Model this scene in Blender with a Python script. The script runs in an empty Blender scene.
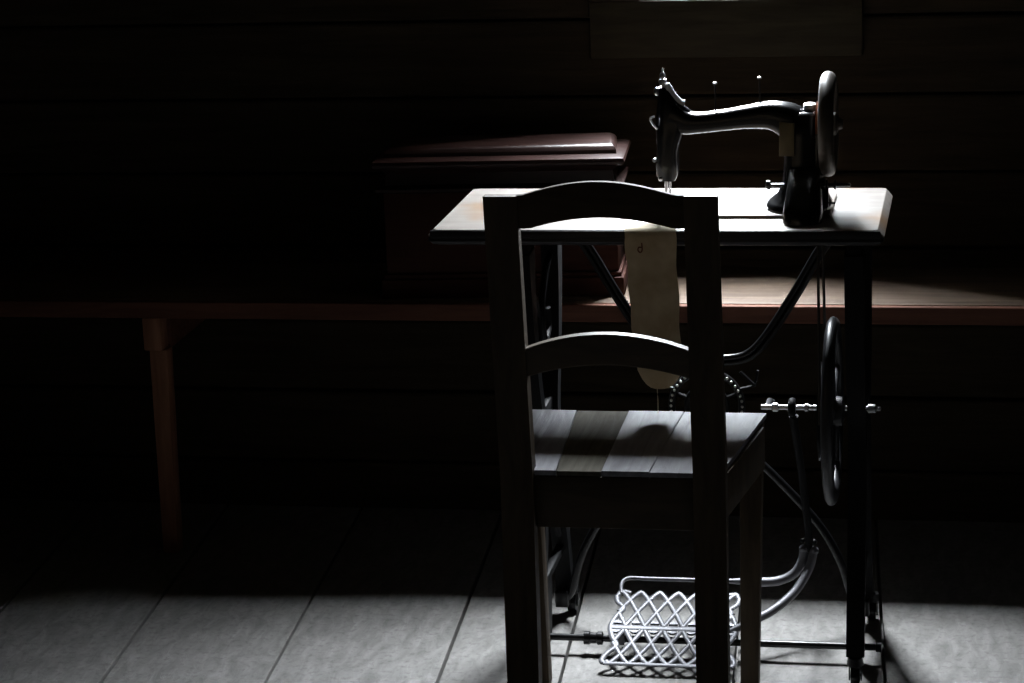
import bpy, bmesh, math, random
from mathutils import Vector, Matrix

S = bpy.context.scene
C = S.collection
random.seed(7)

# ------------------------------------------------------------------ camera
cam_d = bpy.data.cameras.new('camera')
cam = bpy.data.objects.new('camera', cam_d)
C.objects.link(cam)
cam_d.sensor_fit = 'HORIZONTAL'
cam_d.sensor_width = 36.0
cam_d.lens = 36.0 * 2500.0 / 1024.0
yaw, pitch, roll = math.radians(11.3), math.radians(14.74), math.radians(-2.34)
fwd = Vector((-math.sin(yaw) * math.cos(pitch), math.cos(yaw) * math.cos(pitch), -math.sin(pitch)))
rgt = Vector((math.cos(yaw), math.sin(yaw), 0.0))
upv = rgt.cross(fwd)
r2 = rgt * math.cos(roll) + upv * math.sin(roll)
u2 = -rgt * math.sin(roll) + upv * math.cos(roll)
M3 = Matrix((r2, u2, -fwd)).transposed()
cam.matrix_world = Matrix.Translation((0.52864, -3.792166, 1.595006)) @ M3.to_4x4()
cam_d.clip_start = 0.05
S.camera = cam

# ------------------------------------------------------------------ world: overcast sky seen through the window
world = bpy.data.worlds.new('overcast_sky')
S.world = world
world.use_nodes = True
wn = world.node_tree.nodes
wl = world.node_tree.links
for n in list(wn):
    wn.remove(n)
w_out = wn.new('ShaderNodeOutputWorld')
w_bg = wn.new('ShaderNodeBackground')
w_co = wn.new('ShaderNodeTexCoord')
w_sep = wn.new('ShaderNodeSeparateXYZ')
w_ramp = wn.new('ShaderNodeValToRGB')
cr = w_ramp.color_ramp
cr.elements[0].position = 0.0
cr.elements[0].color = (0.10, 0.11, 0.10, 1)
cr.elements[1].position = 1.0
cr.elements[1].color = (1.90, 1.95, 2.10, 1)
e = cr.elements.new(0.06); e.color = (0.55, 0.57, 0.60, 1)
e = cr.elements.new(0.50); e.color = (0.50, 0.52, 0.57, 1)
e = cr.elements.new(0.74); e.color = (0.70, 0.72, 0.79, 1)
e = cr.elements.new(0.82); e.color = (1.15, 1.18, 1.28, 1)
wl.new(w_co.outputs['Generated'], w_sep.inputs[0])
wl.new(w_sep.outputs['Z'], w_ramp.inputs[0])
wl.new(w_ramp.outputs[0], w_bg.inputs['Color'])
w_bg.inputs['Strength'].default_value = 22.0
wl.new(w_bg.outputs[0], w_out.inputs[0])

# the window opening as a daylight portal (guides sampling of the sky, adds no light)
WX0, WX1, WZ0, WZ1 = -0.124, 0.130, 1.020, 2.02
WALL_Y, WALL_T = 0.85, 0.10
pl = bpy.data.lights.new('window_daylight', 'AREA')
pl.shape = 'RECTANGLE'
pl.size = WX1 - WX0
pl.size_y = WZ1 - WZ0
pl.cycles.is_portal = True
plo = bpy.data.objects.new('window_daylight', pl)
C.objects.link(plo)
plo.location = ((WX0 + WX1) / 2, WALL_Y + WALL_T + 0.005, (WZ0 + WZ1) / 2)
plo.rotation_euler = (math.radians(-90), 0, 0)

S.view_settings.view_transform = 'Standard'
S.view_settings.look = 'None'
S.view_settings.gamma = 1.0
S.view_settings.use_curve_mapping = False
S.view_settings.exposure = 4.0

# ------------------------------------------------------------------ materials
def new_mat(name):
    m = bpy.data.materials.new(name)
    m.use_nodes = True
    nt = m.node_tree
    return m, nt, nt.nodes['Principled BSDF']

def wood(name, cols, grain=(1, 14, 14), scale=6.0, rough=0.55, spec=0.5, bump=0.15, spots=0.0, spot_col=(0.25, 0.10, 0.03), coat=0.0, spot_scale=11):
    m, nt, b = new_mat(name)
    N, L = nt.nodes, nt.links
    tc = N.new('ShaderNodeTexCoord')
    mp = N.new('ShaderNodeMapping')
    mp.inputs['Scale'].default_value = grain
    L.new(tc.outputs['Object'], mp.inputs[0])
    n1 = N.new('ShaderNodeTexNoise')
    n1.inputs['Scale'].default_value = scale
    n1.inputs['Detail'].default_value = 8
    n1.inputs['Roughness'].default_value = 0.62
    n1.inputs['Distortion'].default_value = 0.6
    L.new(mp.outputs[0], n1.inputs[0])
    rp = N.new('ShaderNodeValToRGB')
    rp.color_ramp.elements[0].position = 0.30
    rp.color_ramp.elements[0].color = (*cols[0], 1)
    rp.color_ramp.elements[1].position = 0.72
    rp.color_ramp.elements[1].color = (*cols[1], 1)
    L.new(n1.outputs[0], rp.inputs[0])
    col = rp.outputs[0]
    if spots > 0:
        n2 = N.new('ShaderNodeTexNoise')
        n2.inputs['Scale'].default_value = spot_scale
        n2.inputs['Detail'].default_value = 5
        L.new(tc.outputs['Object'], n2.inputs[0])
        r2_ = N.new('ShaderNodeValToRGB')
        r2_.color_ramp.elements[0].position = 0.52
        r2_.color_ramp.elements[0].color = (0, 0, 0, 1)
        r2_.color_ramp.elements[1].position = 0.70
        r2_.color_ramp.elements[1].color = (spots, spots, spots, 1)
        L.new(n2.outputs[0], r2_.inputs[0])
        mx = N.new('ShaderNodeMix')
        mx.data_type = 'RGBA'
        L.new(r2_.outputs[0], mx.inputs[0])
        L.new(col, mx.inputs[6])
        mx.inputs[7].default_value = (*spot_col, 1)
        col = mx.outputs[2]
    L.new(col, b.inputs['Base Color'])
    b.inputs['Roughness'].default_value = rough
    b.inputs['Specular IOR Level'].default_value = spec
    b.inputs['Coat Weight'].default_value = coat
    b.inputs['Coat Roughness'].default_value = 0.25
    bp = N.new('ShaderNodeBump')
    bp.inputs['Strength'].default_value = bump
    bp.inputs['Distance'].default_value = 0.004
    L.new(n1.outputs[0], bp.inputs['Height'])
    L.new(bp.outputs[0], b.inputs['Normal'])
    return m

def metal(name, col, rough=0.35, metallic=0.0, spec=0.5, var=0.15, bump=0.0):
    m, nt, b = new_mat(name)
    N, L = nt.nodes, nt.links
    tc = N.new('ShaderNodeTexCoord')
    n1 = N.new('ShaderNodeTexNoise')
    n1.inputs['Scale'].default_value = 40
    n1.inputs['Detail'].default_value = 4
    L.new(tc.outputs['Object'], n1.inputs[0])
    rp = N.new('ShaderNodeValToRGB')
    rp.color_ramp.elements[0].color = (*[c * (1 - var) for c in col], 1)
    rp.color_ramp.elements[1].color = (*[c * (1 + var) for c in col], 1)
    L.new(n1.outputs[0], rp.inputs[0])
    L.new(rp.outputs[0], b.inputs['Base Color'])
    mr = N.new('ShaderNodeMapRange')
    mr.inputs['To Min'].default_value = rough * 0.8
    mr.inputs['To Max'].default_value = rough * 1.25
    L.new(n1.outputs[0], mr.inputs[0])
    L.new(mr.outputs[0], b.inputs['Roughness'])
    b.inputs['Metallic'].default_value = metallic
    b.inputs['Specular IOR Level'].default_value = spec
    if bump:
        bp = N.new('ShaderNodeBump')
        bp.inputs['Strength'].default_value = bump
        bp.inputs['Distance'].default_value = 0.002
        L.new(n1.outputs[0], bp.inputs['Height'])
        L.new(bp.outputs[0], b.inputs['Normal'])
    return m

M = {}
M['floor'] = wood('scrubbed_floor_boards', ((0.155, 0.149, 0.142), (0.275, 0.266, 0.256)), (9, 3.0, 9), 5.0, 0.75, 0.25, 0.6, 0.55, (0.11, 0.105, 0.10), spot_scale=85)
M['log'] = wood('dark_brown_logs', ((0.022, 0.016, 0.009), (0.062, 0.045, 0.027)), (1, 12, 12), 4.0, 0.8, 0.2, 0.5)  # dark brown throughout, varied only by the grain
M['dark_room'] = wood('dark_room_boards', ((0.012, 0.009, 0.006), (0.025, 0.019, 0.013)), (1, 10, 10), 4.0, 0.85, 0.2, 0.3)
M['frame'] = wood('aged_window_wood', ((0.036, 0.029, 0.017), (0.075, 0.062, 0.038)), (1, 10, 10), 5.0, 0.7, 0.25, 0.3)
M['sill'] = wood('daylit_sill_wood', ((0.30, 0.29, 0.28), (0.45, 0.44, 0.42)), (1, 10, 10), 5.0, 0.6, 0.3, 0.3)  # pale base paints in the daylight along the sill top
M['bench'] = wood('worn_bench_plank', ((0.065, 0.042, 0.028), (0.17, 0.120, 0.085)), (1.0, 14, 14), 4.0, 0.6, 0.3, 0.4, 0.3, (0.07, 0.04, 0.025))
M['bench_red'] = wood('red_brown_bench_wood', ((0.085, 0.032, 0.019), (0.18, 0.072, 0.044)), (1, 12, 12), 4.0, 0.65, 0.25, 0.3)
M['bench_leg'] = wood('worn_red_brown_leg', ((0.24, 0.105, 0.060), (0.44, 0.21, 0.125)), (12, 12, 1), 4.0, 0.65, 0.25, 0.3)
M['box'] = wood('dark_red_varnished_box', ((0.010, 0.0040, 0.0030), (0.024, 0.009, 0.007)), (1, 10, 10), 4.0, 0.36, 0.32, 0.12)
M['box_body'] = wood('dull_red_box_side', ((0.030, 0.0105, 0.0075), (0.060, 0.022, 0.015)), (1, 10, 10), 4.0, 0.7, 0.15, 0.12)
M['table'] = wood('pale_worn_table_wood', ((0.17, 0.145, 0.125), (0.28, 0.255, 0.235)), (1.4, 12, 12), 4.0, 0.36, 0.5, 0.08, 0.95, (0.19, 0.105, 0.045), spot_scale=8)
M['chair'] = wood('dark_chair_wood', ((0.044, 0.030, 0.018), (0.105, 0.074, 0.045)), (8, 8, 1.2), 4.0, 0.6, 0.2, 0.25)
M['chair_crest'] = wood('dull_chair_crest_wood', ((0.040, 0.028, 0.017), (0.092, 0.065, 0.040)), (1.2, 8, 8), 4.0, 0.75, 0.12, 0.25)
M['iron_dull'] = metal('dull_black_cast_iron', (0.005, 0.005, 0.0055), 0.6, 0.0, 0.15, 0.3, 0.15)
M['chair_rail'] = wood('dark_chair_rail_wood', ((0.044, 0.030, 0.018), (0.105, 0.074, 0.045)), (1.2, 8, 8), 4.0, 0.5, 0.28, 0.25)
M['seat'] = wood('worn_varnished_seat_wood', ((0.14, 0.136, 0.15), (0.31, 0.304, 0.33)), (16, 1.3, 16), 4.0, 0.40, 0.6, 0.5, 0.3, (0.06, 0.05, 0.04))  # violet-grey base carries the sky's lilac sheen on the seat
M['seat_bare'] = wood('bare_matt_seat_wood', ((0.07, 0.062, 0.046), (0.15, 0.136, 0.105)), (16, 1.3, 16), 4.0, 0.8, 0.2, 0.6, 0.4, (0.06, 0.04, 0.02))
M['edge'] = wood('shade_dark_edge_wood', ((0.008, 0.007, 0.008), (0.020, 0.018, 0.020)), (1.4, 12, 12), 4.0, 0.42, 0.3, 0.15)  # near-black base paints in the shade on the table's edge
M['iron'] = metal('black_painted_cast_iron', (0.005, 0.005, 0.0055), 0.30, 0.0, 0.4, 0.3, 0.15)
M['worn_iron'] = metal('worn_polished_treadle_iron', (0.16, 0.16, 0.175), 0.5, 0.4, 0.5, 0.25, 0.15)
M['japan'] = metal('black_japanned_enamel', (0.004, 0.004, 0.0045), 0.24, 0.0, 0.40, 0.2)
M['steel'] = metal('nickel_plated_steel', (0.62, 0.62, 0.64), 0.28, 1.0, 0.5, 0.1)
M['satin'] = metal('highlight_satin_steel', (0.60, 0.60, 0.63), 0.58, 0.5, 0.5, 0.1)  # pale steel for the added highlight bar on the neck
M['wheel'] = metal('worn_black_flywheel_iron', (0.030, 0.030, 0.034), 0.40, 0.1, 0.7, 0.3)
M['rim'] = metal('worn_wheel_rim_steel', (0.070, 0.058, 0.046), 0.48, 0.1, 0.5, 0.25)
M['bead'] = metal('bright_bead_metal', (0.75, 0.72, 0.66), 0.35, 0.6, 0.5, 0.1)
M['leather'] = metal('dark_leather_belt', (0.035, 0.028, 0.022), 0.6, 0.0, 0.4, 0.2)
M['decal'] = metal('faded_gold_decal', (0.13, 0.10, 0.05), 0.5, 0.0, 0.4, 0.45)
M['copper'] = metal('coppery_worn_metal', (0.45, 0.20, 0.12), 0.35, 0.9, 0.5, 0.2)

def cloth_mat():
    m, nt, b = new_mat('unbleached_linen')
    N, L = nt.nodes, nt.links
    tc = N.new('ShaderNodeTexCoord')
    n1 = N.new('ShaderNodeTexNoise')
    n1.inputs['Scale'].default_value = 26
    n1.inputs['Detail'].default_value = 7
    L.new(tc.outputs['Object'], n1.inputs[0])
    rp = N.new('ShaderNodeValToRGB')
    rp.color_ramp.elements[0].position = 0.3
    rp.color_ramp.elements[0].color = (0.52, 0.42, 0.27, 1)
    rp.color_ramp.elements[1].position = 0.7
    rp.color_ramp.elements[1].color = (0.74, 0.66, 0.50, 1)
    L.new(n1.outputs[0], rp.inputs[0])
    wv = N.new('ShaderNodeTexWave')
    wv.inputs['Scale'].default_value = 260
    L.new(tc.outputs['Object'], wv.inputs[0])
    bp = N.new('ShaderNodeBump')
    bp.inputs['Strength'].default_value = 0.2
    bp.inputs['Distance'].default_value = 0.001
    L.new(wv.outputs[0], bp.inputs['Height'])
    L.new(rp.outputs[0], b.inputs['Base Color'])
    L.new(bp.outputs[0], b.inputs['Normal'])
    b.inputs['Roughness'].default_value = 0.9
    tl = N.new('ShaderNodeBsdfTranslucent')
    L.new(rp.outputs[0], tl.inputs['Color'])
    mx = N.new('ShaderNodeMixShader')
    mx.inputs[0].default_value = 0.25
    L.new(b.outputs[0], mx.inputs[1])
    L.new(tl.outputs[0], mx.inputs[2])
    L.new(mx.outputs[0], N['Material Output'].inputs[0])
    return m
M['linen'] = cloth_mat()
M['thread'] = metal('brown_stitching', (0.16, 0.06, 0.035), 0.8)

def glass_mat():
    m, nt, b = new_mat('old_window_glass')
    N, L = nt.nodes, nt.links
    t = N.new('ShaderNodeBsdfTransparent')
    t.inputs[0].default_value = (0.95, 0.97, 0.96, 1)
    g = N.new('ShaderNodeBsdfGlossy')
    g.inputs['Roughness'].default_value = 0.03
    mx = N.new('ShaderNodeMixShader')
    mx.inputs[0].default_value = 0.06
    L.new(t.outputs[0], mx.inputs[1])
    L.new(g.outputs[0], mx.inputs[2])
    L.new(mx.outputs[0], N['Material Output'].inputs[0])
    return m
M['glass'] = glass_mat()

# ------------------------------------------------------------------ mesh helpers (world coordinates)
def NB():
    return bmesh.new()

def box(bm, x0, x1, y0, y1, z0, z1, bev=0.0, seg=2):
    vs = [bm.verts.new(p) for p in ((x0, y0, z0), (x1, y0, z0), (x1, y1, z0), (x0, y1, z0),
                                    (x0, y0, z1), (x1, y0, z1), (x1, y1, z1), (x0, y1, z1))]
    fs = [bm.faces.new([vs[i] for i in f]) for f in ((3, 2, 1, 0), (4, 5, 6, 7), (0, 1, 5, 4), (1, 2, 6, 5), (2, 3, 7, 6), (3, 0, 4, 7))]
    if bev > 0:
        es = list({e for f in fs for e in f.edges})
        bmesh.ops.bevel(bm, geom=es, offset=bev, segments=seg, profile=0.5, affect='EDGES')

def hexa(bm, lo, hi, bev=0.0):
    """lo, hi: four (x,y,z) corners each, counter-clockwise seen from above"""
    vs = [bm.verts.new(p) for p in list(lo) + list(hi)]
    fs = [bm.faces.new([vs[i] for i in f]) for f in ((3, 2, 1, 0), (4, 5, 6, 7), (0, 1, 5, 4), (1, 2, 6, 5), (2, 3, 7, 6), (3, 0, 4, 7))]
    if bev > 0:
        es = list({e for f in fs for e in f.edges})
        bmesh.ops.bevel(bm, geom=es, offset=bev, segments=2, profile=0.5, affect='EDGES')

def smooth_path(pts, n=6):
    """Catmull-Rom through pts (tuples of any length)"""
    P = [tuple(pts[0])] + [tuple(p) for p in pts] + [tuple(pts[-1])]
    out = []
    for i in range(1, len(P) - 2):
        p0, p1, p2, p3 = P[i - 1], P[i], P[i + 1], P[i + 2]
        for k in range(n):
            t = k / n
            out.append(tuple(0.5 * (2 * b + (c - a) * t + (2 * a - 5 * b + 4 * c - d) * t * t + (-a + 3 * b - 3 * c + d) * t ** 3)
                             for a, b, c, d in zip(p0, p1, p2, p3)))
    out.append(tuple(pts[-1]))
    return out

def tube(bm, pts, r, n=10, flat=None, closed=False, caps=True):
    """sweep a circle (or an ellipse r x flat, flat along the up-ish axis) along pts; r may be a list"""
    P = [Vector(p[:3]) for p in pts]
    m = len(P)
    rs = r if isinstance(r, (list, tuple)) else [r] * m
    rings = []
    prev = None
    for i in range(m):
        if closed:
            t = P[(i + 1) % m] - P[i - 1]
        else:
            t = P[min(i + 1, m - 1)] - P[max(i - 1, 0)]
        t.normalize()
        if prev is None:
            a = Vector((0, 0, 1)) if abs(t.z) < 0.9 else Vector((0, 1, 0))
            nrm = (a - t * a.dot(t)).normalized()
        else:
            nrm = (prev - t * prev.dot(t)).normalized()
        prev = nrm
        bn = t.cross(nrm)
        f = rs[i] if flat is None else flat
        rings.append([bm.verts.new(P[i] + nrm * (f * math.cos(2 * math.pi * k / n)) + bn * (rs[i] * math.sin(2 * math.pi * k / n))) for k in range(n)])
    last = m if closed else m - 1
    for i in range(last):
        a, b = rings[i], rings[(i + 1) % m]
        for k in range(n):
            bm.faces.new((a[k], a[(k + 1) % n], b[(k + 1) % n], b[k]))
    if caps and not closed:
        bm.faces.new(list(reversed(rings[0])))
        bm.faces.new(rings[-1])

def lathe(bm, prof, org, axis='Z', n=20):
    """prof: list of (radius, height) along the axis from org"""
    o = Vector(org)
    ax = {'X': (Vector((1, 0, 0)), Vector((0, 1, 0)), Vector((0, 0, 1))),
          'Y': (Vector((0, 1, 0)), Vector((0, 0, 1)), Vector((1, 0, 0))),
          'Z': (Vector((0, 0, 1)), Vector((1, 0, 0)), Vector((0, 1, 0)))}[axis]
    rings = []
    for r, h in prof:
        r = max(r, 1e-4)
        rings.append([bm.verts.new(o + ax[0] * h + ax[1] * (r * math.cos(2 * math.pi * k / n)) + ax[2] * (r * math.sin(2 * math.pi * k / n))) for k in range(n)])
    for a, b in zip(rings, rings[1:]):
        for k in range(n):
            bm.faces.new((a[k], a[(k + 1) % n], b[(k + 1) % n], b[k]))
    bm.faces.new(list(reversed(rings[0])))
    bm.faces.new(rings[-1])

def ring(bm, cen, R, r, axis='X', n=40, m=12, rw=None):
    """torus round an axis; rw = half width along the axis"""
    c = Vector(cen)
    A, B, D = {'X': (Vector((1, 0, 0)), Vector((0, 1, 0)), Vector((0, 0, 1))),
               'Y': (Vector((0, 1, 0)), Vector((0, 0, 1)), Vector((1, 0, 0)))}[axis]
    rw = rw or r
    rings = []
    for i in range(n):
        t = 2 * math.pi * i / n
        d = B * math.cos(t) + D * math.sin(t)
        rings.append([bm.verts.new(c + d * (R + r * math.cos(2 * math.pi * k / m)) + A * (rw * math.sin(2 * math.pi * k / m))) for k in range(m)])
    for i in range(n):
        a, b = rings[i], rings[(i + 1) % n]
        for k in range(m):
            bm.faces.new((a[k], a[(k + 1) % m], b[(k + 1) % m], b[k]))

def prism(bm, outline, axis, a0, a1, bev=0.0):
    """extrude a 2D outline; axis 'Y': outline (x,z), axis 'X': (y,z), axis 'Z': (x,y)"""
    def p(u, v, a):
        return {'Y': (u, a, v), 'X': (a, u, v), 'Z': (u, v, a)}[axis]
    lo = [bm.verts.new(p(u, v, a0)) for u, v in outline]
    hi = [bm.verts.new(p(u, v, a1)) for u, v in outline]
    n = len(outline)
    fs = [bm.faces.new(lo), bm.faces.new(list(reversed(hi)))]
    for i in range(n):
        fs.append(bm.faces.new((lo[i], hi[i], hi[(i + 1) % n], lo[(i + 1) % n])))
    if bev > 0:
        es = list(fs[0].edges) + list(fs[1].edges)
        bmesh.ops.bevel(bm, geom=es, offset=bev, segments=2, profile=0.5, affect='EDGES')

def sphere(bm, c, r, u=12, v=8, sc=(1, 1, 1)):
    bmesh.ops.create_uvsphere(bm, u_segments=u, v_segments=v, radius=r,
                              matrix=Matrix.Translation(c) @ Matrix.Diagonal((*sc, 1)))

LOC = {}
def obj(name, bm, mat, parent=None, smooth=True, angle=35, base=False):
    bmesh.ops.recalc_face_normals(bm, faces=bm.faces)
    co = [v.co for v in bm.verts]
    lo = Vector((min(c.x for c in co), min(c.y for c in co), min(c.z for c in co)))
    hi = Vector((max(c.x for c in co), max(c.y for c in co), max(c.z for c in co)))
    o0 = (lo + hi) / 2
    if base:
        o0.z = lo.z
    bmesh.ops.translate(bm, verts=bm.verts, vec=-o0)
    me = bpy.data.meshes.new(name)
    bm.to_mesh(me)
    bm.free()
    if smooth:
        for p in me.polygons:
            p.use_smooth = True
        me.set_sharp_from_angle(angle=math.radians(angle))
    me.materials.append(mat)
    o = bpy.data.objects.new(name, me)
    C.objects.link(o)
    LOC[o] = o0
    if parent is not None:
        o.parent = parent
        o.location = o0 - LOC[parent]
    else:
        o.location = o0
    return o

def thing(name, loc, label, cat):
    o = bpy.data.objects.new(name, None)
    C.objects.link(o)
    o.empty_display_size = 0.1
    o.location = loc
    LOC[o] = Vector(loc)
    o['label'] = label
    o['category'] = cat
    return o

def struct(name, bm, mat, label, smooth=True):
    o = obj(name, bm, mat, smooth=smooth)
    o['kind'] = 'structure'
    o['label'] = label
    o['category'] = name.split('_')[0]
    return o

# ------------------------------------------------------------------ the room
RX0, RX1, RY0, RH = -2.4, 1.9, -4.5, 2.25

# floor: wide boards running away from the camera, slightly askew to the wall
bm = NB()
seams = [-2.75, -2.42, -2.11, -1.83, -1.54, -1.252, -0.971, -0.689, -0.399, -0.195, 0.092, 0.338, 0.64, 0.93, 1.22, 1.55, 1.86, 2.2, 2.5]
def sk(x, y):
    return x - 0.066 * (y - 0.36)
for a, b in zip(seams, seams[1:]):
    dz = random.uniform(-0.0012, 0.0012)
    g = 0.0028
    lo = [(sk(a, -4.6) + g, -4.6, -0.03), (sk(b, -4.6) - g, -4.6, -0.03), (sk(b, 1.0) - g, 1.0, -0.03), (sk(a, 1.0) + g, 1.0, -0.03)]
    hi = [(p[0], p[1], dz) for p in lo]
    hexa(bm, lo, hi, 0.0015)
box(bm, -2.8, 2.6, -4.6, 1.0, -0.05, -0.029)
struct('floor', bm, M['floor'], 'pale grey scrubbed floor of wide worn boards', smooth=False)

# back wall of squared logs with the window opening
bm = NB()
seam0, lh = 0.832, 0.147
z = seam0 - 6 * lh
while z < RH:
    z0, z1 = max(z, -0.02), min(z + lh, RH)
    if z1 - z0 > 0.02:
        dy = random.uniform(-0.004, 0.004)
        if z1 > 1.0 and z0 < WZ1 + 0.05:
            box(bm, RX0 - 0.1, WX0 - 0.02, WALL_Y + dy, WALL_Y + WALL_T, z0 + 0.002, z1 - 0.002, 0.006)
            box(bm, WX1 + 0.02, RX1 + 0.1, WALL_Y + dy, WALL_Y + WALL_T, z0 + 0.002, z1 - 0.002, 0.006)
            if z0 < 0.96:
                box(bm, WX0 - 0.02, WX1 + 0.02, WALL_Y + dy, WALL_Y + WALL_T, z0 + 0.002, 0.99, 0.0)
            if z1 > WZ1 + 0.02:
                box(bm, WX0 - 0.02, WX1 + 0.02, WALL_Y + dy, WALL_Y + WALL_T, WZ1 + 0.02, z1 - 0.002, 0.0)
        else:
            box(bm, RX0 - 0.1, RX1 + 0.1, WALL_Y + dy, WALL_Y + WALL_T, z0 + 0.002, z1 - 0.002, 0.006)
    z += lh
# moss chinking layer behind the seams
for (x0, x1, z0, z1) in ((RX0 - .1, WX0 - .02, -0.02, RH), (WX1 + .02, RX1 + .1, -0.02, RH), (WX0 - .02, WX1 + .02, -0.02, 0.99), (WX0 - .02, WX1 + .02, WZ1 + .02, RH)):
    box(bm, x0, x1, WALL_Y + 0.03, WALL_Y + WALL_T - 0.002, z0, z1)
struct('wall_back', bm, M['log'], 'dark brown log wall behind the bench, with the small window', smooth=False)

for nm, d, lab in (('wall_left', (RX0 - 0.1, RX0, RY0 - 0.1, WALL_Y + WALL_T, -0.02, RH), 'dark board wall to the left, outside the picture'),
                   ('wall_right', (RX1, RX1 + 0.1, RY0 - 0.1, WALL_Y + WALL_T, -0.02, RH), 'dark board wall to the right, outside the picture'),
                   ('wall_front', (RX0, RX1, RY0 - 0.1, RY0, -0.02, RH), 'dark board wall behind the viewer'),
                   ('ceiling', (RX0 - 0.1, RX1 + 0.1, RY0 - 0.1, WALL_Y + WALL_T, RH, RH + 0.1), 'dark board ceiling above the picture')):
    bm = NB()
    box(bm, *d)
    struct(nm, bm, M['dark_room'], lab, smooth=False)

# window: casing boards, sill, sash with one mullion, panes
win = thing('window_1', (0.0, WALL_Y, 0.907), 'small wooden window high in the log wall, only its lower casing in view', 'window')
win['kind'] = 'structure'
bm = NB()
FX0, FX1, FZ0 = -0.222, 0.285, 0.907
yf = WALL_Y - 0.022
box(bm, FX0, FX1, yf, WALL_Y + 0.004, FZ0, 1.0138, 0.003)
box(bm, FX0, WX0 - 0.004, yf, WALL_Y + 0.004, 1.0142, WZ1 + 0.09, 0.003)
box(bm, WX1 + 0.004, FX1, yf, WALL_Y + 0.004, 1.0142, WZ1 + 0.09, 0.003)
box(bm, WX0 - 0.004, WX1 + 0.004, yf, WALL_Y + 0.004, WZ1, WZ1 + 0.09, 0.003)
# reveal linings
box(bm, WX0 - 0.02, WX0, WALL_Y + 0.004, WALL_Y + WALL_T, 1.020, WZ1)
box(bm, WX1, WX1 + 0.02, WALL_Y + 0.004, WALL_Y + WALL_T, 1.020, WZ1)
box(bm, WX0 - 0.02, WX1 + 0.02, WALL_Y + 0.004, WALL_Y + WALL_T, WZ1, WZ1 + 0.02)
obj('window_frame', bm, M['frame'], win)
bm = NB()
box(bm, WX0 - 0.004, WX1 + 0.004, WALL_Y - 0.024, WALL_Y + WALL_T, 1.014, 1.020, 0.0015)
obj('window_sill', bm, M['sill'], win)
bm = NB()
box(bm, -0.008, 0.008, WALL_Y + 0.060, WALL_Y + 0.085, 1.020, WZ1, 0.002)
box(bm, WX0, -0.008, WALL_Y + 0.065, WALL_Y + 0.083, 1.515, 1.53, 0.002)
box(bm, 0.008, WX1, WALL_Y + 0.065, WALL_Y + 0.083, 1.515, 1.53, 0.002)
obj('glazing_bar', bm, M['frame'], win)
for x0, x1 in ((WX0, -0.008), (0.008, WX1)):
    for z0, z1 in ((1.020, 1.515), (1.53, WZ1)):
        bm = NB()
        box(bm, x0, x1, WALL_Y + 0.073, WALL_Y + 0.075, z0, z1)
        obj('window_pane', bm, M['glass'], win, smooth=False)

# ------------------------------------------------------------------ wall bench
BF, BZ = 0.545, 0.503
bench = thing('wall_bench', (-0.25, 0.69, 0), 'long worn reddish-brown plank bench running along the dark log wall', 'bench')
bm = NB()
box(bm, -2.1, 1.55, BF + 0.0122, 0.8455, BZ - 0.022, BZ, 0.002)
obj('seat_plank', bm, M['bench'], bench)
bm = NB()
box(bm, -2.1, 1.55, BF - 0.003, BF + 0.012, BZ - 0.0335, BZ - 0.0012, 0.0025)
obj('front_rail', bm, M['bench_red'], bench, smooth=False)
for lx in (-1.03, 1.0):
    bm = NB()
    box(bm, lx - 0.017, lx + 0.019, BF + 0.003, BF + 0.045, 0.405, BZ - 0.0345, 0.003)
    hexa(bm, [(lx - 0.012, BF + 0.006, 0), (lx + 0.018, BF + 0.006, 0), (lx + 0.018, BF + 0.042, 0), (lx - 0.012, BF + 0.042, 0)],
         [(lx - 0.008, BF + 0.006, 0.406), (lx + 0.027, BF + 0.006, 0.406), (lx + 0.027, BF + 0.042, 0.406), (lx - 0.008, BF + 0.042, 0.406)], 0.003)
    obj('leg', bm, M['bench_leg'], bench)
    bm = NB()
    box(bm, lx - 0.012, lx + 0.024, BF + 0.047, 0.835, 0.40, BZ - 0.0235, 0.003)
    obj('bearer', bm, M['bench_red'], bench)

# ------------------------------------------------------------------ wooden box on the bench
BX0, BX1, BY0, BY1 = -0.590, -0.145, 0.590, 0.765
bx = thing('wooden_box', ((BX0 + BX1) / 2, (BY0 + BY1) / 2, BZ), 'dark reddish wooden box with a moulded lid, standing on the wall bench behind the table', 'box')
bm = NB()
box(bm, BX0 + 0.008, BX1 - 0.008, BY0 + 0.008, BY1 - 0.008, BZ + 0.045, 0.700, 0.002)
obj('body', bm, M['box_body'], bx)
bm = NB()
box(bm, BX0 - 0.002, BX1 + 0.002, BY0 - 0.002, BY1 + 0.002, BZ, BZ + 0.036, 0.003)
box(bm, BX0 + 0.003, BX1 - 0.003, BY0 + 0.003, BY1 - 0.003, BZ + 0.036, BZ + 0.045, 0.002)
obj('plinth', bm, M['box_body'], bx)
lid_prof = [(0.003, 0.7005), (-0.004, 0.7035), (-0.004, 0.709), (0.012, 0.714), (0.014, 0.735), (0.006, 0.744), (-0.006, 0.749), (-0.009, 0.754), (-0.007, 0.760), (0.0, 0.7625)]
bm = NB()
rings = []
for ins, zz in lid_prof:
    rings.append([bm.verts.new(p) for p in ((BX0 + ins, BY0 + ins, zz), (BX1 - ins, BY0 + ins, zz), (BX1 - ins, BY1 - ins, zz), (BX0 + ins, BY1 - ins, zz))])
for a, b in zip(rings, rings[1:]):
    for k in range(4):
        bm.faces.new((a[k], a[(k + 1) % 4], b[(k + 1) % 4], b[k]))
bm.faces.new(list(reversed(rings[0])))
bm.faces.new(rings[-1])
lid = obj('lid', bm, M['box'], bx, angle=25)
bm = NB()
rings = []
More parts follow.
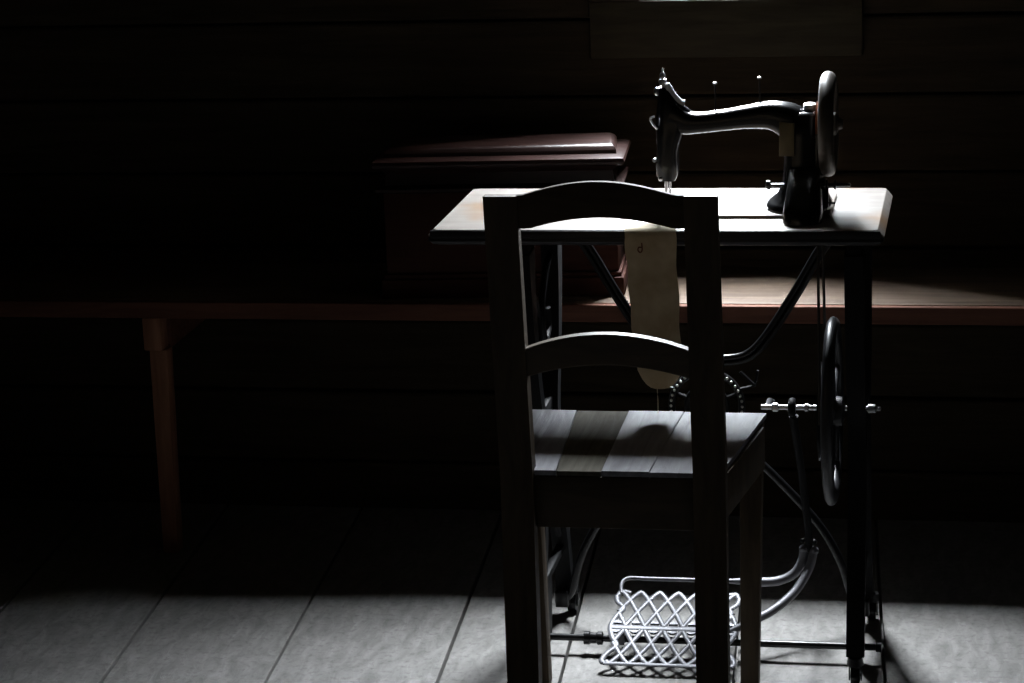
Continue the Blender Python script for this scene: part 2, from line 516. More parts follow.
for ins, zz in ((0.0, 0.7626), (0.0, 0.769), (0.003, 0.774), (0.010, 0.779), (0.014, 0.780)):
    rings.append([bm.verts.new(p) for p in ((BX0 + ins + 0.008, BY0 + ins + 0.030, zz), (BX1 - ins - 0.008, BY0 + ins + 0.030, zz), (BX1 - ins - 0.016, BY1 - ins - 0.012, zz), (BX0 + ins + 0.016, BY1 - ins - 0.012, zz))])
for a, b in zip(rings, rings[1:]):
    for k in range(4):
        bm.faces.new((a[k], a[(k + 1) % 4], b[(k + 1) % 4], b[k]))
bm.faces.new(list(reversed(rings[0])))
bm.faces.new(rings[-1])
obj('raised_panel', bm, M['box'], lid, angle=25)
bx.rotation_euler = (0, 0, math.radians(4.5))

# ------------------------------------------------------------------ treadle table
TZ = 0.76
tt = thing('treadle_table', (0.05, 0.165, 0), 'treadle sewing table with a pale worn wooden top on black cast iron legs', 'table')
TX0, TX1, TY0, TY1 = -0.351, 0.351, 0.0, 0.33
bm = NB()
rings = []
def rrect(ins, zz, r=0.012, iy=None):
    iy = ins * 0.6 if iy is None else iy
    x0, x1, y0, y1 = TX0 + ins, TX1 - ins, TY0 + iy, TY1 - iy
    out = []
    for cx, cy, a0 in ((x0 + r, y0 + r, 180), (x1 - r, y0 + r, 270), (x1 - r, y1 - r, 0), (x0 + r, y1 - r, 90)):
        for k in range(4):
            a = math.radians(a0 + 30 * k)
            out.append(bm.verts.new((cx + r * math.cos(a), cy + r * math.sin(a), zz)))
    return out
def stack(prof_):
    m_ = NB()
    global bm
    bm = m_
    rr = [rrect(p_[0], p_[1], 0.010, p_[2]) for p_ in prof_]
    for p, q in zip(rr, rr[1:]):
        for k in range(16):
            m_.faces.new((p[k], p[(k + 1) % 16], q[(k + 1) % 16], q[k]))
    m_.faces.new(list(reversed(rr[0])))
    m_.faces.new(rr[-1])
    return m_
top = obj('tabletop', stack([(-0.0095, TZ - 0.0135, 0.003), (-0.0095, TZ - 0.011, 0.003), (-0.002, TZ - 0.0022, 0.0015), (0.0005, TZ, 0.0012)]), M['table'], tt, angle=20)
obj('shaded_edge_moulding', stack([(0.006, TZ - 0.026, 0.008), (-0.003, TZ - 0.0235, 0.001), (-0.0085, TZ - 0.0185, -0.0015), (-0.0093, TZ - 0.0137, -0.001)]), M['edge'], top, angle=20)
bm = NB()
box(bm, TX0 - 0.004, TX1 + 0.004, -0.0015, 0.0008, TZ - 0.0136, TZ - 0.0012, 0.0008)
obj('shaded_edge_moulding', bm, M['edge'], top)  # dark facing strip, front edge's shade put into its colour
# let-in panel the machine stands on, a hair proud of the top
bm = NB()
box(bm, -0.060, 0.272, 0.088, 0.262, TZ + 0.0001, TZ + 0.0055, 0.0008)
obj('bed_panel', bm, M['table'], top)

# side frames
LEGX, REGX = -0.213, 0.3125
def side_frame(x):
    fr = NB()
    # top flange
    box(fr, x - 0.011, x + 0.011, 0.02, 0.315, 0.714, 0.7335, 0.002)
    # front and rear legs: flat cast sections that waist in and sweep out to the feet
    def leg(path, wid):
        pts = smooth_path([(p[0], p[1], w) for p, w in zip(path, wid)], 6)
        n = len(pts)
        L, Rr = [], []
        for i, (y, z_, w) in enumerate(pts):
            a = pts[max(i - 1, 0)]
            b = pts[min(i + 1, n - 1)]
            t = Vector((b[0] - a[0], b[1] - a[1]))
            t.normalize()
            nn = Vector((-t.y, t.x))
            L.append((y + nn.x * w, z_ + nn.y * w))
            Rr.append((y - nn.x * w, z_ - nn.y * w))
        for sgn in (0,):
            lo = [fr.verts.new((x - 0.0145, p[0], p[1])) for p in L + list(reversed(Rr))]
            hi = [fr.verts.new((x + 0.0145, p[0], p[1])) for p in L + list(reversed(Rr))]
        m = len(lo)
        k = len(L)
        for i in range(k - 1):
            fr.faces.new((lo[i], lo[i + 1], lo[m - 2 - i], lo[m - 1 - i]))
            fr.faces.new((hi[i], hi[m - 1 - i], hi[m - 2 - i], hi[i + 1]))
        for i in range(m):
            fr.faces.new((lo[i], hi[i], hi[(i + 1) % m], lo[(i + 1) % m]))
    leg([(0.04, 0.716), (0.045, 0.62), (0.07, 0.50), (0.10, 0.40), (0.085, 0.26), (0.04, 0.12), (0.018, 0.05)], [0.026, 0.018, 0.014, 0.014, 0.014, 0.013, 0.012])
    leg([(0.295, 0.716), (0.29, 0.62), (0.265, 0.50), (0.235, 0.40), (0.25, 0.26), (0.292, 0.12), (0.31, 0.05)], [0.026, 0.018, 0.014, 0.014, 0.014, 0.013, 0.012])
    # scroll work between the legs
    for s in (-1, 1):
        pts = smooth_path([(x, 0.165 + s * 0.118, 0.66), (x, 0.165 + s * 0.07, 0.64), (x, 0.165 + s * 0.02, 0.585), (x, 0.165 + s * 0.035, 0.53), (x, 0.165 + s * 0.075, 0.54), (x, 0.165 + s * 0.07, 0.575)], 6)
        tube(fr, pts, 0.006, 8)
        pts = smooth_path([(x, 0.165 + s * 0.07, 0.40), (x, 0.165 + s * 0.03, 0.37), (x, 0.165 + s * 0.012, 0.30), (x, 0.165 + s * 0.05, 0.22), (x, 0.165 + s * 0.10, 0.16)], 6)
        tube(fr, pts, 0.006, 8)
    box(fr, x - 0.006, x + 0.006, 0.105, 0.23, 0.40, 0.424, 0.002)
    box(fr, x - 0.007, x + 0.007, 0.045, 0.285, 0.125, 0.139, 0.002)
    # lower bearing drop for the treadle rod
    prism(fr, [(0.085, 0.126), (0.155, 0.126), (0.135, 0.03), (0.127, 0.018), (0.113, 0.018), (0.105, 0.03)], 'X', x - 0.006, x + 0.006)
    return fr
for x in (LEGX, REGX):
    f = obj('side_frame', side_frame(x), M['iron_dull'], tt, angle=40)
    for y in (0.016, 0.312):
        bm = NB()
        x0_ = x
        if y > 0.1:
            x = x + 0.012
        lathe(bm, [(0.004, 0.052), (0.012, 0.05), (0.014, 0.038), (0.010, 0.034), (0.006, 0.033)], (x, y, 0.0), 'Z', 14)
        lathe(bm, [(0.004, -0.008), (0.0165, -0.007), (0.0175, 0.0), (0.0165, 0.007), (0.004, 0.008)], (x, y, 0.0175), 'X', 18)
        box(bm, x - 0.0105, x - 0.0085, y - 0.006, y + 0.006, 0.012, 0.036)
        box(bm, x + 0.0085, x + 0.0105, y - 0.006, y + 0.006, 0.012, 0.036)
        x = x0_
        obj('caster', bm, M['iron'], f)

# rear cross brace: four arcs meeting a beaded ring
BRX, BRY, BRZ = 0.048, 0.285, 0.392
bm = NB()
for s in (-1, 1):
    for off in (-0.0045, 0.0045):
        up = smooth_path([(BRX + s * 0.215, 0.692), (BRX + s * 0.19, 0.655), (BRX + s * 0.15, 0.585), (BRX + s * 0.105, 0.515), (BRX + s * 0.075, 0.483), (BRX + s * 0.045, 0.473), (BRX + s * 0.01, 0.472)], 8)
        pts = []
        for i, p in enumerate(up):
            a, b = up[max(i - 1, 0)], up[min(i + 1, len(up) - 1)]
            t = Vector((b[0] - a[0], b[1] - a[1])).normalized()
            pts.append((p[0] - t.y * off, BRY, p[1] + t.x * off))
        tube(bm, pts, 0.0055, 8)
    lo_ = smooth_path([(BRX + s * 0.035, 0.335), (BRX + s * 0.075, 0.305), (BRX + s * 0.135, 0.245), (BRX + s * 0.19, 0.180), (BRX + s * 0.225, 0.115), (BRX + s * 0.245, 0.05), (BRX + s * 0.262, 0.03)], 8)
    tube(bm, [(p[0], BRY, p[1]) for p in lo_], 0.0075, 8)
    box(bm, BRX + s * 0.262 - 0.012, BRX + s * 0.262 + 0.012, BRY - 0.012, BRY + 0.012, 0.02, 0.05, 0.003)
    box(bm, BRX + s * 0.22 - 0.02, BRX + s * 0.22 + 0.02, BRY - 0.012, BRY + 0.012, 0.684, 0.7335, 0.003)
    # small barb next to the ring
    tube(bm, [(BRX + s * 0.058, BRY, 0.452), (BRX + s * 0.083, BRY, 0.428)], 0.0028, 6)
    tube(bm, [(BRX + s * 0.083, BRY, 0.428), (BRX + s * 0.088, BRY, 0.455)], 0.0024, 6)
    tube(bm, [(BRX + s * 0.05, BRY, 0.42), (BRX + s * 0.083, BRY, 0.428)], 0.0024, 6)
ring(bm, (BRX, BRY, BRZ), 0.060, 0.006, 'Y', 40, 8)
ring(bm, (BRX, BRY, BRZ), 0.034, 0.005, 'Y', 32, 8)
for k in range(8):
    a = math.pi / 8 + k * math.pi / 4
    tube(bm, [(BRX + 0.0 * math.cos(a), BRY, BRZ), (BRX + 0.06 * math.cos(a), BRY, BRZ + 0.06 * math.sin(a))], 0.003, 6)
tube(bm, [(BRX, BRY, 0.45), (BRX, BRY, 0.475)], 0.007, 8)
brace = obj('cross_brace', bm, M['iron'], tt, angle=50)
bm = NB()
for k in range(40):
    a = 2 * math.pi * k / 40
    sphere(bm, (BRX + 0.061 * math.cos(a), BRY - 0.006, BRZ + 0.061 * math.sin(a)), 0.0026, 8, 6)
bd = obj('bead_ring', bm, M['bead'], brace)
bd['label'] = 'ring of small bright beads'

# flywheel, its shaft, pulley and belt
FX, FY, FZ = 0.268, 0.18, 0.416
bm = NB()
ring(bm, (FX, FY, FZ), 0.143, 0.013, 'X', 56, 12, 0.010)
for k in range(5):
    a = 2 * math.pi * k / 5 + 0.3
    pts = smooth_path([(FX, FY + 0.018 * math.cos(a), FZ + 0.018 * math.sin(a)),
                       (FX, FY + 0.075 * math.cos(a + 0.22), FZ + 0.075 * math.sin(a + 0.22)),
                       (FX, FY + 0.136 * math.cos(a), FZ + 0.136 * math.sin(a))], 6)
    tube(bm, pts, 0.006, 8)
lathe(bm, [(0.012, -0.02), (0.024, -0.016), (0.026, 0.0), (0.024, 0.016), (0.012, 0.02)], (FX, FY, FZ), 'X', 20)
fw = obj('flywheel', bm, M['wheel'], tt, angle=50)
bm = NB()
lathe(bm, [(0.075, -0.0045), (0.082, -0.0045), (0.078, 0.0), (0.082, 0.0045), (0.075, 0.0045)], (FX - 0.016, FY, FZ), 'X', 40)
obj('belt_pulley', bm, M['iron'], fw, angle=30)
bm = NB()
lathe(bm, [(0.003, 0.150), (0.0045, 0.151), (0.0045, 0.168), (0.0075, 0.170), (0.0075, 0.178), (0.0045, 0.180), (0.0045, 0.194), (0.009, 0.195), (0.009, 0.207),
           (0.0045, 0.208), (0.0045, 0.222), (0.007, 0.223), (0.007, 0.228), (0.0045, 0.229), (0.0045, 0.325), (0.0075, 0.326), (0.0075, 0.338), (0.004, 0.340), (0.004, 0.346), (0.001, 0.347)], (0, FY, 0.4215), 'X', 14)
tube(bm, [(0.16, FY, 0.421), (0.16, FY + 0.05, 0.418), (0.16, BRY, 0.40)], 0.005, 8)
obj('crank_shaft', bm, M['steel'], tt, angle=40)
bm = NB()
HX, HY, HZ, HR = 0.264, 0.16, 0.898, 0.070
tube(bm, [(FX - 0.016, FY - 0.081, FZ), (FX - 0.016, FY - 0.075, FZ + 0.06), (HX - 0.014, HY - 0.036, HZ - 0.01)], 0.0026, 6)
tube(bm, [(FX - 0.016, FY + 0.081, FZ), (FX - 0.016, FY + 0.075, FZ + 0.06), (HX - 0.014, HY + 0.036, HZ - 0.01)], 0.0026, 6)
obj('drive_belt', bm, M['leather'], tt)

# treadle: rod, pedal, arms, pitman
RODY, RODZ = 0.12, 0.027
bm = NB()
lathe(bm, [(0.003, -0.222), (0.006, -0.220), (0.006, -0.150), (0.0115, -0.149), (0.0115, -0.140), (0.0095, -0.138), (0.0095, -0.128), (0.0115, -0.126), (0.0115, -0.118),
           (0.006, -0.116), (0.006, 0.150), (0.006, 0.340), (0.0085, 0.341), (0.0085, 0.35), (0.003, 0.351)], (0, RODY, RODZ), 'X', 14)
obj('treadle_rod', bm, M['iron'], tt, angle=40)

PCX, PCY, PCZ = 0.0025, 0.12, 0.0485
PT = math.radians(20)
def pp(u, v, w=0.0):
    return (PCX + u, PCY + v * math.cos(PT) - w * math.sin(PT), PCZ + v * math.sin(PT) + w * math.cos(PT))
PH, PW, SP = 0.0915, 0.100, 0.0325
bm = NB()
def strand(uv, r=0.0047):
    tube(bm, [pp(u, v) for u, v in uv], r, 8, flat=0.0028)
for sg in (1, -1):
    for i in range(-5, 6):
        c = i * SP
        run = []
        for k in range(-20, 21):
            d = k / 20 * 1.5 * SP
            u = c + d
            v = sg * (PH - 0.0035) * (1 - (abs(k / 20)) ** 1.25) + sg * 0.003
            if abs(u) <= PW - 0.008 + 0.012 * (abs(v) / PH):
                run.append((u, v))
            else:
                if len(run) > 1:
                    strand(run)
                run = []
        if len(run) > 1:
            strand(run)
# outline: bulging sides and horned corners
for s in (-1, 1):
    side = smooth_path([(s * (PW + 0.004), PH - 0.012), (s * (PW - 0.002), PH - 0.0), (s * (PW - 0.018), PH - 0.004)], 5)
    strand(side, 0.0045)
    side = smooth_path([(s * (PW + 0.005), PH - 0.012), (s * (PW + 0.002), PH * 0.70), (s * (PW - 0.010), PH * 0.52), (s * (PW + 0.000), PH * 0.28), (s * (PW + 0.006), 0.0),
                        (s * (PW + 0.000), -PH * 0.28), (s * (PW - 0.010), -PH * 0.52), (s * (PW + 0.003), -PH * 0.72), (s * (PW + 0.010), -PH + 0.008), (s * (PW + 0.006), -PH)], 6)
    strand(side, 0.0050)
strand([(-PW - 0.006, -PH), (PW + 0.006, -PH)], 0.0052)
strand([(-PW - 0.004, 0.0), (PW + 0.004, 0.0)], 0.0085)
# rounded cusps along the middle web, making heart-shaped openings
for i in range(-3, 4):
    for sg in (1, -1):
        c = (i + (0.0 if sg > 0 else 0.0)) * SP * 0.98
        h = [(c + 0.0075 * math.cos(a_ * math.pi / 8), sg * (0.0085 + 0.0065 * math.sin(a_ * math.pi / 8))) for a_ in range(9)]
        lo = [bm.verts.new(pp(u, v, -0.002)) for u, v in h]
        hi = [bm.verts.new(pp(u, v, 0.0022)) for u, v in h]
        bm.faces.new(list(reversed(lo)))
        bm.faces.new(hi)
        for k in range(len(h)):
            bm.faces.new((lo[k], lo[(k + 1) % len(h)], hi[(k + 1) % len(h)], hi[k]))
# pivot lugs
for u in (-0.088, 0.088):
    a = Vector(pp(u, 0))
    box(bm, a.x - 0.006, a.x + 0.006, RODY - 0.009, RODY + 0.009, RODZ - 0.008, a.z, 0.002)
pedal = obj('pedal', bm, M['worn_iron'], tt, angle=50)
pedal['label'] = 'worn openwork treadle pedal of crossing bars and hearts'
# rear rim bar that runs on into the upper lever arm, and the lower arm
bm = NB()
bar = [pp(-PW + 0.002, PH - 0.006), (-0.098, 0.222, 0.088), (-0.088, 0.235, 0.093), (-0.05, 0.236, 0.093), (0.04, 0.236, 0.093), (0.12, 0.236, 0.093), (0.165, 0.238, 0.094), (0.195, 0.243, 0.106), (0.210, 0.248, 0.128), (0.213, 0.25, 0.146)]
bar = smooth_path(bar, 6)
tube(bm, bar, [0.0035 if p[0] < 0.08 else min(0.0035 + (p[0] - 0.08) * 0.09, 0.008) for p in bar], 10)
arm = smooth_path([pp(PW - 0.004, -0.004), (0.13, 0.135, 0.058), (0.165, 0.165, 0.068), (0.200, 0.205, 0.088), (0.222, 0.235, 0.118), (0.229, 0.247, 0.142)], 6)
tube(bm, arm, [0.0055 + 0.002 * min(1, i / 10) for i in range(len(arm))], 10)
sphere(bm, (0.213, 0.25, 0.150), 0.0085, 12, 8)
sphere(bm, (0.230, 0.249, 0.147), 0.0085, 12, 8)
obj('lever_arm', bm, M['worn_iron'], tt, angle=50)
bm = NB()
tube(bm, [(0.2215, 0.25, 0.146), (0.2215, 0.248, 0.18), (0.213, 0.225, 0.29), (0.204, 0.19, 0.39), (0.2035, 0.185, 0.405)], [0.006, 0.007, 0.0065, 0.007, 0.008], 10)
tube(bm, [(0.209, 0.25, 0.150), (0.235, 0.25, 0.150)], 0.0035, 8)
ring(bm, (0.2015, FY, 0.4215), 0.0125, 0.004, 'X', 20, 8, 0.006)
sphere(bm, (0.211, 0.25, 0.165), 0.0045, 10, 6)
sphere(bm, (0.231, 0.25, 0.163), 0.0045, 10, 6)
obj('pitman_rod', bm, M['iron_dull'], tt, angle=50)

# ------------------------------------------------------------------ sewing machine head
Z0 = TZ + 0.0057
sm = thing('sewing_machine', (0.13, 0.16, Z0), 'old black sewing machine head with arched arm and large hand wheel, on the pale table', 'sewing machine')
MY = 0.16
# one casting: pedestal, column, arm, face
def ell(bm, rows):
    """rows: (centre x, centre z, half-width along in-plane normal, half depth y, normal dir (nx,nz))"""
    def sp_(v):
        return math.copysign(abs(v) ** 0.62, v)
    rings = []
    n = 24
    for cx, cz, w, d, nx, nz in rows:
        rings.append([bm.verts.new((cx + nx * w * cp_, MY + d * sp_(math.sin(2 * math.pi * k / n)), cz + nz * w * cp_)) for k in range(n) for cp_ in (sp_(math.cos(2 * math.pi * k / n)),)])
    for a, b in zip(rings, rings[1:]):
        for k in range(n):
            bm.faces.new((a[k], a[(k + 1) % n], b[(k + 1) % n], b[k]))
    bm.faces.new(list(reversed(rings[0])))
    bm.faces.new(rings[-1])
bm = NB()
# arm from the column over to the head end (centre line + normal)
cl = smooth_path([(0.228, 0.835, 0.030, 0.033), (0.2255, 0.868, 0.029, 0.031), (0.212, 0.897, 0.030, 0.028), (0.180, 0.912, 0.023, 0.025), (0.140, 0.9105, 0.0185, 0.022),
                  (0.10, 0.9055, 0.0165, 0.020), (0.06, 0.9015, 0.0165, 0.019), (0.035, 0.903, 0.020, 0.020), (0.012, 0.912, 0.026, 0.021)], 5)
rows = []
for i, p in enumerate(cl):
    a, b = cl[max(i - 1, 0)], cl[min(i + 1, len(cl) - 1)]
    t = Vector((b[0] - a[0], b[1] - a[1])).normalized()
    rows.append((p[0], p[1], p[2], p[3], t.y, -t.x))
ell(bm, rows)
# column block under the arm shoulder, bearing block behind the wheel
def zrows(rows):
    n = 24
    rings = []
    for zz, x0, x1, hy, pw, cy in rows:
        cx, hx = (x0 + x1) / 2, (x1 - x0) / 2
        rr = []
        for k in range(n):
            a = 2 * math.pi * k / n
            ca, sa = math.cos(a), math.sin(a)
            rr.append(bm.verts.new((cx + hx * math.copysign(abs(ca) ** pw, ca), cy + hy * math.copysign(abs(sa) ** pw, sa), zz)))
        rings.append(rr)
    for a, b in zip(rings, rings[1:]):
        for k in range(n):
            bm.faces.new((a[k], a[(k + 1) % n], b[(k + 1) % n], b[k]))
    bm.faces.new(list(reversed(rings[0])))
    bm.faces.new(rings[-1])
zrows([(Z0, 0.166, 0.272, 0.066, 0.85, 0.158), (Z0 + 0.006, 0.166, 0.272, 0.066, 0.85, 0.158), (Z0 + 0.011, 0.172, 0.269, 0.062, 0.85, 0.158), (Z0 + 0.019, 0.183, 0.265, 0.056, 0.8, 0.159),
       (Z0 + 0.034, 0.190, 0.261, 0.048, 0.7, 0.159), (Z0 + 0.050, 0.194, 0.259, 0.040, 0.65, MY), (0.84, 0.1955, 0.257, 0.034, 0.6, MY), (0.88, 0.198, 0.256, 0.033, 0.6, MY), (0.912, 0.204, 0.255, 0.030, 0.65, MY), (0.920, 0.212, 0.250, 0.024, 0.8, MY)])
# drop of the pedestal towards the sitter
zrows([(TZ + 0.0004, 0.200, 0.262, 0.034, 0.7, 0.066), (TZ + 0.016, 0.200, 0.262, 0.034, 0.7, 0.068), (TZ + 0.030, 0.202, 0.260, 0.034, 0.7, 0.082), (0.81, 0.204, 0.257, 0.034, 0.7, 0.108), (0.835, 0.206, 0.255, 0.028, 0.7, 0.135)])
# head: face end, swan neck rising to the presser bar guide
zrows([(0.808, -0.006, 0.020, 0.013, 0.6, MY), (0.818, -0.011, 0.0245, 0.017, 0.55, MY), (0.838, -0.0115, 0.0255, 0.019, 0.55, MY), (0.856, -0.009, 0.025, 0.020, 0.65, MY), (0.878, -0.010, 0.032, 0.021, 0.65, MY),
       (0.900, -0.010, 0.040, 0.021, 0.65, MY), (0.913, -0.009, 0.038, 0.020, 0.7, MY), (0.928, -0.008, 0.030, 0.018, 0.7, MY), (0.940, -0.006, 0.024, 0.016, 0.8, MY), (0.952, -0.005, 0.017, 0.013, 0.85, MY), (0.960, -0.004, 0.010, 0.010, 1, MY)])
# ridge on top of the swan neck
tube(bm, smooth_path([(0.004, MY, 0.955), (0.013, MY, 0.943), (0.023, MY, 0.929), (0.040, MY, 0.913)], 5), 0.0105, 14)
obj('body', bm, M['japan'], sm, angle=60)

bm = NB()
tube(bm, smooth_path([(0.009, MY - 0.004, 0.966), (0.014, MY - 0.005, 0.957), (0.0215, MY - 0.005, 0.946), (0.031, MY - 0.004, 0.936), (0.037, MY - 0.003, 0.934)], 5), [0.003] + [0.0048] * 18 + [0.0058] * 2, 10)
obj('neck_highlight_bar', bm, M['satin'], sm)  # added pale bar, stands in for the highlight along the swan neck

# gold decal on the column, facing the sitter
bm = NB()
prism(bm, [(0.190, 0.853), (0.214, 0.853), (0.2145, 0.905), (0.191, 0.907)], 'Y', MY - 0.0362, MY - 0.029, 0.0005)
obj('maker_plate', bm, M['decal'], sm)

# hand wheel: heavy rounded rim edge-on, with spokes and hub
bm = NB()
ring(bm, (HX + 0.002, HY, HZ), 0.071, 0.013, 'X', 56, 14, 0.0125)
for k in range(5):
    a = 2 * math.pi * k / 5 + 0.5
    tube(bm, [(HX + 0.002, HY + 0.012 * math.cos(a), HZ + 0.012 * math.sin(a)), (HX + 0.002, HY + 0.066 * math.cos(a), HZ + 0.066 * math.sin(a))], [0.007, 0.005], 8)
lathe(bm, [(0.008, -0.016), (0.017, -0.014), (0.018, 0.012), (0.010, 0.016), (0.008, 0.022), (0.003, 0.023)], (HX + 0.002, HY, HZ), 'X', 18)
hw = obj('hand_wheel', bm, M['rim'], sm, angle=50)
hw['label'] = 'large worn steel hand wheel seen edge-on'
bm = NB()
lathe(bm, [(0.030, -0.003), (0.037, -0.003), (0.034, 0.0), (0.037, 0.003), (0.030, 0.003)], (HX - 0.0135, HY, HZ), 'X', 30)
obj('pulley', bm, M['copper'], hw, angle=30)
bm = NB()
lathe(bm, [(0.007, 0.225), (0.007, 0.262)], (0, HY, HZ), 'X', 14)
lathe(bm, [(0.010, 0.240), (0.0105, 0.241), (0.0105, 0.251), (0.010, 0.252)], (0, HY, 0.9165), 'X', 16)
obj('wheel_shaft', bm, M['steel'], sm)

# oil cap knob on the column top
bm = NB()
lathe(bm, [(0.004, 0.0), (0.006, 0.003), (0.0115, 0.005), (0.0125, 0.009), (0.0115, 0.0135), (0.006, 0.0155), (0.001, 0.016)], (0.2385, MY, 0.917), 'Z', 18)
obj('top_knob', bm, M['steel'], sm)

# spool pins
for sx, z0_, z1_ in ((0.0865, 0.918, 0.966), (0.1575, 0.930, 0.974)):
    bm = NB()
    lathe(bm, [(0.0045, 0), (0.0045, 0.003), (0.0016, 0.004), (0.0013, z1_ - z0_ - 0.003)], (sx, MY, z0_), 'Z', 10)
    pin = obj('spool_pin', bm, M['iron'], sm)
    bm = NB()
    lathe(bm, [(0.0013, 0), (0.0036, 0.0008), (0.0038, 0.0025), (0.002, 0.004), (0.0003, 0.0044)], (sx, MY, z1_ - 0.003), 'Z', 12)
    obj('pin_tip', bm, M['steel'], pin)

# presser bar top, tension beads and thread guides
bm = NB()
lathe(bm, [(0.0025, 0), (0.0025, 0.004), (0.006, 0.005), (0.0068, 0.010), (0.0055, 0.014), (0.0025, 0.015), (0.0025, 0.017), (0.0045, 0.018), (0.0048, 0.0215), (0.0032, 0.0245), (0.0015, 0.0255), (0.0022, 0.0275), (0.002, 0.030), (0.0003, 0.032)], (0.0025, MY, 0.958), 'Z', 14)
sphere(bm, (0.0105, MY - 0.002, 0.957), 0.0075, 12, 8, (1.15, 1, 0.9))
sphere(bm, (-0.0075, MY - 0.004, 0.953), 0.0055, 12, 8, (0.8, 1, 1.3))
sphere(bm, (0.030, MY, 0.930), 0.0062, 12, 8, (1.2, 1, 0.8))
obj('presser_screw', bm, M['steel'], sm)
bm = NB()
tube(bm, smooth_path([(-0.006, MY - 0.018, 0.895), (-0.012, MY - 0.022, 0.903), (-0.016, MY - 0.024, 0.913), (-0.009, MY - 0.024, 0.916)], 4), 0.0018, 8)
obj('thread_guide', bm, M['steel'], sm)
bm = NB()
tube(bm, [(-0.010, MY - 0.012, 0.844), (-0.012, MY - 0.02, 0.844)], 0.0035, 8)
obj('face_screw', bm, M['steel'], sm)
bm = NB()
tube(bm, [(0.004, MY, 0.818), (0.004, MY, 0.778)], 0.0028, 8)
tube(bm, [(0.0105, MY - 0.002, 0.816), (0.0105, MY - 0.002, 0.7725)], 0.0022, 8)
sphere(bm, (-0.003, MY - 0.014, 0.813), 0.0042, 10, 6)
obj('needle_bar', bm, M['steel'], sm)
bm = NB()
prism(bm, [(0.0005, MY - 0.022), (0.013, MY - 0.022), (0.013, MY + 0.008), (0.0005, MY + 0.008)], 'Z', Z0, Z0 + 0.002, 0.0004)
prism(bm, [(MY - 0.006, Z0 + 0.002), (MY + 0.004, Z0 + 0.002), (MY + 0.003, 0.778), (MY - 0.004, 0.778)], 'X', 0.002, 0.009, 0.0006)
obj('presser_foot', bm, M['steel'], sm)

# bobbin winder beside the pedestal
bm = NB()
tube(bm, [(0.170, MY - 0.03, 0.8055), (0.302, MY - 0.03, 0.8055)], 0.0027, 8)
lathe(bm, [(0.004, 0), (0.0075, 0.001), (0.0075, 0.007), (0.004, 0.008)], (0.168, MY - 0.03, 0.8055), 'X', 14)
lathe(bm, [(0.003, 0), (0.009, 0.001), (0.009, 0.004), (0.003, 0.005), (0.003, 0.014), (0.0075, 0.015), (0.0075, 0.017), (0.003, 0.018)], (0.262, MY - 0.03, 0.8055), 'X', 14)
tube(bm, [(0.2655, MY - 0.035, 0.803), (0.2655, MY - 0.035, 0.772), (0.263, MY - 0.04, Z0 + 0.001)], 0.0026, 8)
tube(bm, [(0.255, MY - 0.045, 0.800), (0.256, MY - 0.062, 0.783), (0.257, MY - 0.07, Z0 + 0.002)], 0.004, 8)
tube(bm, [(0.260, MY - 0.035, 0.778), (0.278, MY - 0.035, 0.777)], 0.0018, 6)
obj('bobbin_winder', bm, M['iron'], sm, angle=45)
bm = NB()
box(bm, 0.150, 0.192, 0.125, 0.150, Z0 - 0.0002, Z0 + 0.0022, 0.0006)
obj('slide_plate', bm, M['steel'], sm)

# ------------------------------------------------------------------ linen strip lying on the table edge and hanging down
bm = NB()
T = 0.0012
prof = [(0.046, TZ + 0.001), (0.030, TZ + 0.0012), (0.012, TZ + 0.0012), (0.000, TZ + 0.0012), (-0.0055, TZ - 0.002), (-0.0088, TZ - 0.010)]
zs = [TZ - 0.02 - 0.0169 * k for k in range(15)]
for k, zz in enumerate(zs):
    prof.append((-0.0085 + 0.0015 * math.sin(k * 0.55) + 0.0008 * k * 0.3, zz))
NX = 10
grid, grid2 = [], []
for j, (yy, zz) in enumerate(prof):
    d = max(0, TZ - zz)
    xl = -0.042 + 0.055 * d + 0.0012 * math.sin(j * 1.7)
    xr = 0.039 + 0.025 * d + 0.0015 * math.sin(j * 1.1 + 2)
    if j == 0:
        xl, xr = -0.045, 0.033
    row, row2 = [], []
    for i in range(NX + 1):
        t = i / NX
        z_ = zz
        if j >= len(prof) - 4:      # rounded lower end
            q = (j - (len(prof) - 5)) / 4
            e_ = abs(2 * t - 1) ** 3
            z_ = zz + e_ * q * 0.030
        y_ = yy + (0.0016 * math.sin(t * 7 + j * 0.4) if d > 0.012 else 0)
        x_ = xl + (xr - xl) * t
        row.append(bm.verts.new((x_, y_ - (T / 2 if d > 0.002 else 0), z_ + (T if d < 0.002 else 0))))
        row2.append(bm.verts.new((x_, y_ + (T / 2 if d > 0.002 else 0), z_)))
    grid.append(row)
    grid2.append(row2)
for j in range(len(grid) - 1):
    for i in range(NX):
        bm.faces.new((grid[j][i], grid[j][i + 1], grid[j + 1][i + 1], grid[j + 1][i]))
        bm.faces.new((grid2[j][i + 1], grid2[j][i], grid2[j + 1][i], grid2[j + 1][i + 1]))
    bm.faces.new((grid2[j][0], grid[j][0], grid[j + 1][0], grid2[j + 1][0]))
    bm.faces.new((grid[j][NX], grid2[j][NX], grid2[j + 1][NX], grid[j + 1][NX]))
for i in range(NX):
    bm.faces.new((grid2[0][i], grid2[0][i + 1], grid[0][i + 1], grid[0][i]))
    bm.faces.new((grid[-1][i], grid[-1][i + 1], grid2[-1][i + 1], grid2[-1][i]))
cl_ = obj('linen_strip', bm, M['linen'], angle=60)
cl_['label'] = 'strip of unbleached linen hanging down over the front edge of the sewing table'
cl_['category'] = 'cloth'
bm = NB()
yy = -0.0118
